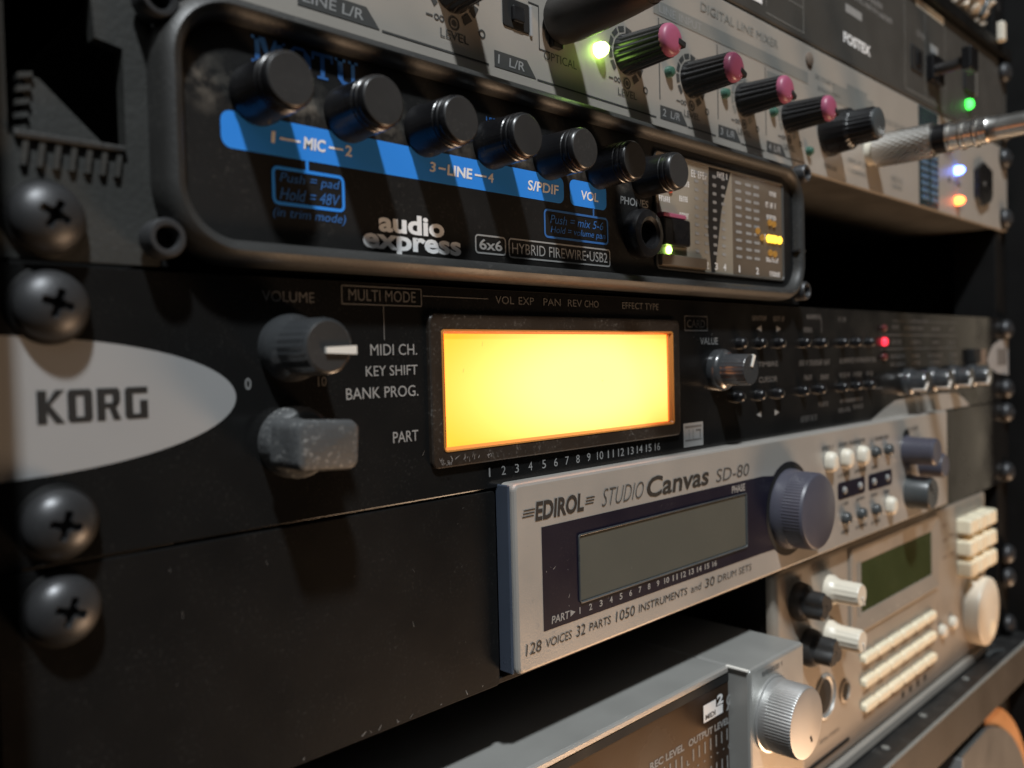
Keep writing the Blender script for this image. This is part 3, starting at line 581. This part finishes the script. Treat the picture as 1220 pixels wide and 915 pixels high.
MKB = mesh('knob', *fix(*lathe([(5.2, 0), (5.2, -1.0), (4.9, -1.6), (4.25, -13.2)], 108, (18, .36, 1, 3), False)), 'knob', True)
CAP = mesh('knob_cap', *fix(*lathe([(4.05, -13.0), (4.1, -13.5), (3.9, -14.4), (3.3, -15.0), (2.0, -15.25), (.02, -15.3)], 40)), 'pink', True)
PT = mesh('pointer', *slab(-.75, .75, 1.5, 4.5, -12.6, -15.5, .3, .2), 'hole')
for i, x in enumerate((88.6, 147.9, 177.9, 207, 236.2)):
    z = 62.5
    k = put('knob', MKB, mx, (x, 0, z)); put('knob_cap', CAP, k, (x, 0, z)); put('pointer', PT, k, (x, 0, z), (1.9, 1.75, 2.0, 2.05, 1.9)[i])
    ring = []
    for j in range(11):
        a0 = math.radians(225-27*j); a1 = math.radians(225-27*j-21); R0, R1 = 5.9, 7.7-(j < 6)*.4
        ring.append(([(x+R*math.cos(a), y, z+R*math.sin(a)) for R, a in ((R0, a1), (R1, a1), (R1, a0), (R0, a0))], [(0, 1, 2, 3)]))
    part('printed_scale', *merge(*ring), 'mixprint' if i < 3 else 'mixband', mx)
    T_('LEVEL', x-3.7, x+4.2, 51.6, 53.4, 'mixprint', 0, .0, **mxk)
    part('printed_symbol', *merge(disc(x+.2, 55.2, 1.5, y, 20, 1.1), disc(x+.2, 55.2, .7, y, 12), disc(x+8.2, 55.0, 1.0, y, 14, .6), rect(x-7.4, x-5.6, 55.1, 55.5, y), disc(x-4.6, 55.3, .7, y, 10, .4), disc(x-3.2, 55.3, .7, y, 10, .4)), 'mixprint', mx)
LG = mesh('indicator_light', *fix(*lathe([(1.9, 0), (1.9, -1.2), (1.5, -2.4), (.8, -3.1), (.02, -3.3)], 24)), 'led_green', True)
LGo = mesh('indicator_light', *fix(*lathe([(1.6, 0), (1.6, -1), (1.1, -1.9), (.02, -2.3)], 24)), 'led_off', True)
put('indicator_light', LG, mx, (136.4, 0, 60.9))
for x in (166.6, 195.4, 224.8): put('indicator_light', LGo, mx, (x, 0, 62.1))
put('indicator_light', LGo, mx, (249.6, 0, 53.4))
T_('OPTICAL', 116.4, 128.0, 54.2, 56.2, 'mixprint', 0, 0, **mxk)
part('jack_bezel', *slab(118.4, 122.2, 57.4, 69.5, 0, -1.4, .5, .3), 'knob', mx)
part('switch_recess', *slab(103.2, 111.6, 58.6, 65.2, 0, -.35, .6, .2), 'hole', mx); part('switch_slider', *slab(105.6, 109.2, 60, 63.6, 0, -1.3, .5, .4), 'knob', mx)
part('switch_edge', *slab(111.7, 112.5, 58.2, 65.2, 0, -.5, .2, .15), 'label', mx)
T_('DIGITAL LINE MIXER', 183.6, 229.6, 83.6, 86.2, 'mixband', 0, .1, **mxk)
part('printed_field', *rect(160.5, 250.5, 76.7, 80.6, y), 'mixband', mx)
T_('LINE INPUT', 163, 184, 77.5, 79.8, 'print', 0, 0, **mxk)
part('printed_field', *rect(222, 232, 71.5, 75, y), 'mixband', mx)
part('panel_screw', *fix(*[(lambda q: ([(v[0]+251.4, v[1], v[2]+85.2) for v in q[0]], q[1]))(lathe([(2.5, 0), (2.5, -.5), (1.9, -.9), (.02, -1.0)], 24))][0]), 'brownprint', mx, True)
bits = [scrawl(a, b, z, h, y) for a, b, z, h in ((256, 271, 80.6, 1.6), (258, 276, 77.0, 1.4), (296, 340, 76, 2.2), (262, 272, 50.4, 1.6), (282, 300, 55.5, 1.6), (282, 298, 51.6, 1.6), (323, 335, 54, 2.4), (323, 335, 51, 1.8), (396, 408, 62, 1.8), (396, 410, 50.6, 1.6))]
o = part('small_print', *merge(*bits), 'mixband', mx); o['kind'] = 'stuff'
part('printed_field', *merge(rect(270, 306, 74.6, 81.2, y), rect(282, 300, 81.2, 83.4, y)), 'mixband', mx)
# volume knob of the phones output and meter plate
k = put('knob', mesh('knob', *fix(*lathe([(8.2, 0), (8.2, -1.5), (7.6, -3), (7.2, -8.5), (6.4, -9.2), (6.0, -9.8), (5.8, -16.8), (5.3, -17.6), (.02, -17.5)], 96, (24, .3, 3, 6))), 'knob', True), mx, (265.5, 0, 62.2))
put('knob_cap', mesh('knob_cap', *fix(*lathe([(5.35, -17.4), (5.2, -18.2), (3.9, -18.7), (.02, -18.5)], 30)), 'slategrey', True), k, (265.5, 0, 62.2))
part('meter_plate', *slab(353.6, 377, 46.9, 89.6, 0, -.25, .3, .1), 'plate', mx)
seg = mesh('meter_segment', *slab(-3.6, 3.6, -.9, .9, 0, -.5, .3, .2, 2), mat('unlit_blue_segment', (.10, .17, .26), .3))
for x in (360, 371.6):
    for j in range(9): put('meter_segment', seg, mx, (x, -.25, 50.4+j*3.1))
for m_, z in (('led_blue', 68.4), ('led_orange', 54.3)):
    put('indicator_light', mesh('indicator_light', *fix(*lathe([(2.1, 0), (2.1, -1.5), (1.7, -3), (.8, -3.8), (.02, -4)], 24)), m_, True), mx, (400.6, 0, z-.6))
part('jack_socket', *disc(391.5, 62.2, 1.3, y, 16), 'hole', mx)
part('power_switch', *prism([(427, 58.2), (434, 54.5), (447, 58.4), (449.5, 62), (449.5, 74), (436, 76.5), (427, 72)], 0, -2.2), 'knob', mx)
part('switch_mark', *disc(436, 66, 1.0, -2.26, 14), 'print', mx)
screws(mx, 474.2, (52.5, 84.2))

# cable plug at the top of the mixer
cp = thing('cable_plug', 'black cable plug with ribbed strain relief stuck into the mixer above the green light', 'cable', (120.3, -1.4, 63.4))
V, F = lathe([(5.0, -1.2), (5.6, -2), (5.9, -6), (5.6, -14), (5.0, -22), (4.4, -28)], 40)
part('plug_body', *fix([(x+120.3, yy, z+63.6) for x, yy, z in V], F), 'cable', cp, True)
pr = []
for i in range(6): a = -28-i*3.0; pr += [(4.1-.15*i, a), (4.1-.15*i, a-1.7), (3.2-.12*i, a-1.9), (3.2-.12*i, a-3.0)]
V, F = lathe(pr, 32); part('strain_relief', *fix([(x+120.3, yy, z+63.6) for x, yy, z in V], F), 'cable', cp, True)
def tube(P, rad, n=16):
    V, F = [], []
    for i, p in enumerate(P):
        d = (Vector(P[min(i+1, len(P)-1)])-Vector(P[max(i-1, 0)])).normalized(); a = d.cross(Vector((0, 0, 1))).normalized(); b = a.cross(d)
        for j in range(n): t = 2*PI*j/n; q = Vector(p)+a*rad*math.cos(t)+b*rad*math.sin(t); V.append(tuple(q))
    for i in range(len(P)-1):
        for j in range(n): a, b = i*n+j, i*n+(j+1) % n; F.append((a, b, b+n, a+n))
    F += [tuple(reversed(range(n))), tuple(range((len(P)-1)*n, len(P)*n))]
    return V, F
part('cable', *tube([(120.3, -45.5-t*2.5, 63.6+t*t*.55) for t in range(17)], 2.4), 'cable', cp, True)
# chrome jack plug
jp = thing('jack_plug', 'shiny chrome jack plug with a knurled barrel plugged in at the right of the mixer', 'plug', (301, 0, 60.9))
def jl(prof, m, name, n=48, ridge=None):
    V, F = lathe(prof, n, ridge); return part(name, *fix([(x+301, yy, z+60.9) for x, yy, z in V], F), m, jp, True)
jl([(4.9, 0), (4.9, -2.6), (4.4, -3)], 'creamwhite', 'collar')
# cross-hatched barrel
V, F = [], []; n, m_ = 144, 60
for i in range(m_+1):
    yy = -3-21.5*i/m_
    for j in range(n):
        a = 2*PI*j/n; q = 6.2
        if 2 < i < m_-2: q += .09*(math.sin(24*a+i*.8)+math.sin(24*a-i*.8))
        elif i in (0, m_): q = 5.6
        V.append((301+q*math.cos(a), yy, 60.9+q*math.sin(a)))
for i in range(m_):
    for j in range(n): a, b = i*n+j, i*n+(j+1) % n; F.append((a, b, b+n, a+n))
F.append(tuple(range(m_*n, (m_+1)*n)))
part('barrel', V, F, 'chrome', jp, True)
jl([(5.2, -24), (5.2, -28.5), (5.2, -28.6)], 'knob', 'insulator'); 
for a in (-28.6, -33.2, -37.8): jl([(4.6, a), (5.5, a-.3), (5.5, a-1.4), (4.9, a-1.6), (4.7, a-4.3)], 'chrome', 'ring')
jl([(4.8, -42), (4.4, -43), (4.2, -46), (4.15, -75), (3.9, -110), (3.6, -111)], 'chrome', 'sleeve')

# ------------------------------------------------------------------ charcoal converter on top
fo = thing('converter_unit', 'charcoal grey rack unit with white print and a green light, directly above the silver mixer', 'converter', (241, 0, 91))
part('faceplate', *slab(.2, 482.4, 91.2, 135.6, 1.5, 0, 1.0, .4), 'fostex', fo)
part('case', *slab(20, 463, 91.9, 134.8, 260, 1.55, .5, .3), 'dark', fo)
y = -.1; fk = dict(par=fo, y=y)
T_('FOSTEX', 279.4, 303.6, 98.2, 102.2, 'whiteprint', .045, 0, **fk)
part('printed_badge', *rect(281.5, 296, 109.8, 112.9, y), 'print', fo); bits = [scrawl(285, 326, 117.2, 2, y), scrawl(286, 316, 120.6, 2, y), scrawl(352.5, 363, 120.0, 2.4, y)]
o = part('small_print', *merge(*bits), 'print', fo); o['kind'] = 'stuff'
for q in (rect(222, 222.3, 95.5, 132, y), rect(247.5, 247.9, 93.5, 132, y), rect(222, 247.9, 93.2, 93.5, y), rect(222, 247.9, 101.6, 101.9, y), rect(232, 243, 103.4, 105.2, y), rect(338.8, 339.2, 93.6, 134, y), rect(362.0, 362.4, 94, 134, y), rect(387, 387.4, 94.5, 134, y), rect(338.8, 387, 93.6, 94, y),): part('printed_line', *q, 'mixband', fo)
part('paper_label', *rect(200, 219.5, 95.2, 131, y), 'whiteprint', fo)
part('printed_badge', *rect(368.5, 378, 115.8, 119.4, y), 'print', fo); part('printed_badge', *rect(352, 386, 131.6, 135, y), 'creamwhite', fo)
part('optical_port', *slab(345.5, 359, 103, 113.5, 0, -.6, 1.4, .3), 'hole', fo); part('port_shutter', *slab(350, 355, 105.4, 111.4, -.5, -1.4, .5, .3), 'knob', fo)
part('optical_port', *slab(363.5, 378, 101.5, 113.4, 0, -3.2, 1.0, .5), 'knob', fo)
part('port_plug', *tube([(371, -2, 107.8), (371, -9, 107.8), (372, -14, 109)], 2.6), 'cable', fo, True); part('plug_grip', *slab(366.6, 376.6, 103.9, 113.6, -13.4, -17.2, .8, .6), 'knob', fo)
part('power_switch', *slab(412.5, 427.5, 108.2, 127.8, 0, -1.2, .8, .3), 'hole', fo); part('switch_edge', *slab(427.9, 431.5, 108.6, 127.2, 0, -.5, .3, .2), 'mixband', fo)
put('indicator_light', mesh('indicator_light', *fix(*lathe([(2.3, 0), (2.3, -1.3), (1.6, -2.4), (.02, -2.8)], 24)), 'led_green2', True), fo, (418.4, 0, 102.2))
screws(fo, 474.2, (98.2, 129.3))

# ------------------------------------------------------------------ unit at the very top with cables hanging in front
tu = thing('top_panel', 'black panel edge at the very top right above the charcoal unit', 'rack panel', (241, 0, 136))
part('lower_lip', *slab(.2, 482.4, 136.4, 142.6, 1.5, -3.0, 1.0, .8), 'black', tu)
part('back_plate', *slab(.2, 482.4, 142.7, 182, 30, 24, 1.0, .4), 'dark', tu)
sl = thing('crumpled_sleeve', 'crumpled beige cloth sleeve bunched on the black panel edge at the top right', 'cloth', (425, 5, 143))
V, F = [], []; nu, nv = 60, 26
for i in range(nu+1):
    for j in range(nv+1):
        uu, vv = i/nu, j/nv; x = 350+112*uu; z = 143.2+34*vv*(1-.1*uu)
        d = 2.6*math.sin(uu*37+vv*9)+1.8*math.sin(uu*61-vv*21+1)+1.4*math.sin(vv*40+uu*17)+random.uniform(-.5, .5)
        V.append((x+.5*d, 12-9*math.sin(PI*vv)+d, z))
o_ = len(V)
V += [(a, b+2.0, c) for a, b, c in V]
for i in range(nu):
    for j in range(nv): a = i*(nv+1)+j; F.append((a, a+nv+1, a+nv+2, a+1)); F.append((o_+a, o_+a+1, o_+a+nv+2, o_+a+nv+1))
part('folded_cloth', V, F, 'beige', sl, True)
cl = thing('hanging_cables', 'thin grey cable looping in front of the crumpled beige sleeve at the top right', 'cable', (436, -3, 143))
part('cable', *tube([(428+6*math.sin(t*.5), -3-.6*t, 146+t*3.2) for t in range(13)], 1.3), 'slategrey', cl, True)
part('cable_clip', *slab(455, 460, 140.8, 150.5, -3.2, -6.2, 1.0, .7), 'creamwhite', cl)

# ------------------------------------------------------------------ champagne half-width tone generator on the shelf
ya = thing('tone_generator', 'champagne coloured tone generator with ivory knobs, cream keys and a green display', 'tone generator', (331, 0, -168))
x0, x1, z0, z1 = 223.0, 441, -166.5, -88.0
part('faceplate', *loft(x0, x1, z0, z1, 3.0, [(0.2, 4), (0, 3.4), (0, 2.0), (.5, .8), (1.4, .15), (2.4, 0)], True, True, 6), 'cream', ya, True)
part('case', *slab(x0+2, x1-2, z0+1, z1-1, 230, 4.1, .5, .3), 'dark', ya)
part('lower_trim', *slab(x0+1, x1-1, -170.6, -166.8, 30, -1.2, .6, .5), 'mixer', ya)
part('display_frame', *loft(277.5, 370.5, -123.5, -88.6-1.2, 1.5, [(0, -.02), (0, -.8), (.6, -1.2), (1.3, -1.2), (7.0, -.3), (7.2, -.1)], False, False), 'cream', ya)
part('display', *rect(283.8, 364, -120.2, -94.2, -.12), 'green', ya); part('display_edge', *slab(284.6, 288.0, -119.4, -94.6, -.1, -.45, .2, .1), 'mixband', ya)
for i in range(8): part('frame_notch', *slab(296+i*8.4, 296.9+i*8.4, -122.6, -120.6, -.3, -1.0, .2, .15), 'creamwhite', ya)
WK = mesh('knob', *fix(*lathe([(5.4, 0), (5.4, -1.4), (4.6, -2.6), (4.2, -4), (4.05, -11.2), (3.6, -11.9), (.02, -11.8)], 72, (14, .28, 3, 4))), 'creamwhite', True)
for z in (-101.6, -118.0):
    k = put('knob', WK, ya, (261.4, 0, z)); pointer(k, (261.4, 0, z), 3.9, 11.9, .9, -1.2, 'white')
BK = mesh('knob', *fix(*lathe([(6.4, 0), (6.6, -1.2), (6.0, -3.4), (5.0, -4.4), (4.9, -9.6), (4.2, -10.3), (.02, -10.2)], 40, (3, 1.5, 3, 6))), 'knobtop', True)
for i, (x, z) in enumerate(((237.2, -100.4), (244.2, -118.0))): put('knob', BK, ya, (x, 0, z), .4*i)
for (x, z, r_) in ((256.9, -139.3, 7.2), (273.0, -142.0, 3.4)):
    V, F = lathe([(r_+.9, 0), (r_+.9, -.5), (r_, -.7), (r_-.2, -.1), (r_-.3, -.05), (.02, -.05)], 40)
    part('jack_socket', *fix([(a+x, b, c+z) for a, b, c in V], F), 'boxsilver' if r_ > 5 else 'cream', ya, True)
    part('socket_hole', *disc(x-(.8 if r_ > 5 else 0), z+.4, r_*.84, -.14, 32), 'hole', ya)
KY = mesh('key', *slab(-6.0, 6.0, -1.75, 1.75, 0, -2.2, 1.2, .8, 4), 'creambtn')
for z in (-134.2, -143.4, -153.0):
    for j in range(6): put('key', KY, ya, (293.4+j*12.9, 0, z))
part('printed_line', *merge(rect(370.6, 371.1, -151, -131, -.06), *[scrawl(289+j*12.9, 296+j*12.9, z, 1.3, -.06) for j in range(6) for z in (-138.8, -148.1, -157.2)]), 'brownprint', ya)['kind'] = 'stuff'
K3 = mesh('key', *slab(-5.9, 5.9, -3.7, 3.7, 0, -6.4, 1.2, 1.2, 4), 'creambtn')
for z in (-100.3, -110.6, -120.6):
    for j in range(3): put('key', K3, ya, (403.4+j*14.0, 0, z))
for x, z in ((374.8, -144.6), (388.6, -144.0)): put('button', mesh('button', *fix(*lathe([(3, 0), (3, -1.4), (2.2, -2.4), (.02, -2.8)], 24)), 'creamwhite', True), ya, (x, 0, z))
V, F = lathe([(16.6, 0), (16.6, -5.6), (16.2, -6.6), (15.2, -7.1), (8, -7.2)], 96, None, False)
V2, F2 = lathe([(8, -7.2), (.02, -7.2)], 96)
dl = put('dial', mesh('dial', *fix(*merge((V, F), (V2, F2))), 'creamwhite', True), ya, (421.5, 0, -145.2))
put('finger_dimple', mesh('finger_dimple', *fix(*lathe([(4.2, -7.25), (3.9, -7.45), (3.2, -7.3), (.02, -7.22)], 32)), 'creambtn', True), dl, (424.5, 0, -154.0))
bits = [scrawl(a, b, z, h, -.06) for a, b, z, h in ((233, 240, -92.6, 1.6), (247, 262, -91.4, 2.4), (300, 340, -91.6, 1.3), (378, 384, -97, 1.4), (378, 384, -104, 1.4), (378, 384, -112, 1.4), (388, 394, -103, 1.2), (388, 394, -112, 1.2), (252, 268, -154.5, 1.5), (282, 296, -128.6, 1.2))]
o = part('small_print', *merge(*bits), 'brownprint', ya); o['kind'] = 'stuff'
part('card_slot', *slab(242, 276, -161.6, -160.2, 0, -.3, .4, .1), 'hole', ya)
for j in range(4): part('vent_hole', *rect(327.6+j*8.4, 330.2+j*8.4, -161.6, -158.8, -.06), 'hole', ya)

# ------------------------------------------------------------------ silver recorder in front of it
rc = thing('recorder_unit', 'silver recorder box with smoked display and knurled aluminium knob at the bottom edge', 'recorder', (110, 0, -150))
R0 = -12.0; x0, x1, z0, z1 = 4.0, 217.2, -150, -106.6
part('case', *loft(x0, 183.9, z0, z1, 1.0, [(0, 175), (0, -4.4), (.3, -4.8), (.7, -5.0)], True, True), 'boxsilver', rc)
part('knob_section', *loft(184.0, x1, z0, z1, 1.2, [(0, 175), (0, R0+.9), (.3, R0+.25), (1.0, R0)], True, True), 'boxsilver', rc)
part('section_edge_glint', *slab(183.3, 184.5, z1-.5, z1+.15, -4.6, R0+.4, .2, .15), 'white', rc)  # white sliver added as the highlight on the section's top edge
part('display', *rect(5, 183.8, -146, z1-1.2, -5.06), 'screen', rc)
part('display_band', *slab(5, 183.8, z1-4.4, z1-1.9, -5.07, -5.3, .3, .1), 'hole', rc); part('bevel_highlight', *slab(5, 183.2, z1-1.7, z1-.1, -5.05, -5.6, .5, .3), 'silver', rc)  # dark band, then a pale strip painting the highlight along the front bevel
y = -5.14; fk = 1.0743
def RX(v): return (v+29.65)*fk-29.65
def RZ(v): return (v+15.84)*fk-15.84
def TR(s_, a, b, c, d, m, bold=0, sh=0, yy=y): return text(s_, RX(a), RX(b), RZ(c), RZ(d), yy, m, rc, bold, sh)
def RR(a, b, c, d, yy=y): return rect(RX(a), RX(b), RZ(c), RZ(d), yy)
TR('OUTPUT LEVEL', 149.6, 169.2, -116.1, -114.2, 'print', .03); TR('REC LEVEL', 133.0, 147.6, -116.1, -114.2, 'print', .03); TR('DIGITAL', 108, 122, -116.4, -113.8, 'whiteprint', .03, .2)
part('printed_badge', *merge(RR(156.4, 162.4, -109.6, -107.4, -5.36), RR(156.4, 165.7, -112.0, -109.6, -5.36)), 'whiteprint', rc)
TR('MIDI', 157.2, 162.0, -111.5, -110.1, 'ink', .03, 0, -5.42)
TR('2', 162.9, 165.9, -109.3, -106.6, 'whiteprint', .04, 0, -5.42)
part('printed_symbol', *merge(disc(RX(169.2), RZ(-109.6), 1.7, -5.36, 24, 1.0), poly([(RX(167.4), RZ(-112.2)), (RX(168.3), RZ(-112.2)), (RX(170.8), RZ(-107.6)), (RX(170.0), RZ(-107.6))], -5.38)), 'print', rc)
for xs in ([151.4+i*2.72 for i in range(7)], [133.6+i*2.5 for i in range(6)]):
    for x in xs:
        part('level_mark', *RR(x, x+.5, -120.3, -117.2), 'print', rc); part('level_mark', *RR(x, x+.5, -128.5, -124.6), 'print', rc)
TR('L', 148.6, 149.8, -120.6, -119.2, 'print', .03)
for i in range(5): part('level_mark', *RR(153.4+i*3.1, 154.0+i*3.1, -122.4, -122.0), 'print', rc)
TR('OL', 168.3, 170.6, -123.1, -121.7, 'print', .02)
V, F = lathe([(11.2, 0), (11.2, -.6), (10.6, -.8), (10.4, -2.6), (10.5, -3), (10.35, -10.0), (10.0, -10.6), (9.6, -10.7), (.02, -10.6)], 280, (70, .26, 4, 5))
k = put('knob', mesh('knob', *fix(V, F), 'alu', True), rc, (196.9, R0, -122.8)); put('pointer', mesh('pointer', *slab(-.45, .45, 5.0, 6.9, -10.5, -10.8, .2, .05), 'ink'), k, (196.9, R0, -122.8), 2.7)
o = part('small_print', *merge(scrawl(191, 203, -109.6, 1.5, R0-.08)), 'mixprint', rc)

# ------------------------------------------------------------------ shelf and the things beneath it
sh = thing('rack_shelf', 'black metal rack shelf with a worn front edge carrying the champagne tone generator', 'shelf', (241, -10, -190))
part('shelf_floor', *slab(.4, 486, -173.6, -171.6, 260, -9.6, .4, .3), 'shelf', sh)
part('front_lip', *slab(.4, 486, -190.4, -171.65, -9.7, -11.2, .6, .5), 'shelflip', sh)
part('worn_edge', *slab(.5, 485.9, -171.9, -171.35, -9.9, -11.35, .2, .15), 'mixband', sh)
for x in (300, 340, 395): part('rivet', *fix(*(lambda q: ([(v[0]+x, v[2]-4, v[1]*-1-171.6) for v in q[0]], [tuple(reversed(t)) for t in q[1]]))(lathe([(1.6, 0), (1.5, -.4), (.02, -.7)], 16))), 'mixband', sh)
part('tie_strap', *tube([(430+t*2.2, -3-.3*t, -170.6+.9*math.sin(t*.55)) for t in range(9)], .9, 8), 'slategrey', sh, True)
screws(sh, 474.2, (-127, -139.7, -165))
be = thing('round_case', 'dark grey round case with an orange band, below the shelf at the bottom right corner', 'case', (384, -9, -355))
arc = [(395+96.5*math.cos(math.radians(t)), -295+96.5*math.sin(math.radians(t))) for t in range(0, 82, 3)]
part('case', *prism([(374, -330), (491.5, -330)]+arc+[(374, -200.4)], 30, -8.5), 'greycase', be)
part('case_edge', *slab(372.6, 373.9, -330, -200.8, 30, -9.2, .3, .2), 'print', be)
o_ = [(395+106*math.cos(math.radians(t)), -295+106*math.sin(math.radians(t))) for t in range(-12, 80, 3)]
i_ = [(395+96.8*math.cos(math.radians(t)), -295+96.8*math.sin(math.radians(t))) for t in range(79, -13, -3)]
part('orange_band', *prism(o_+i_, 30, -6.5), 'orange', be)
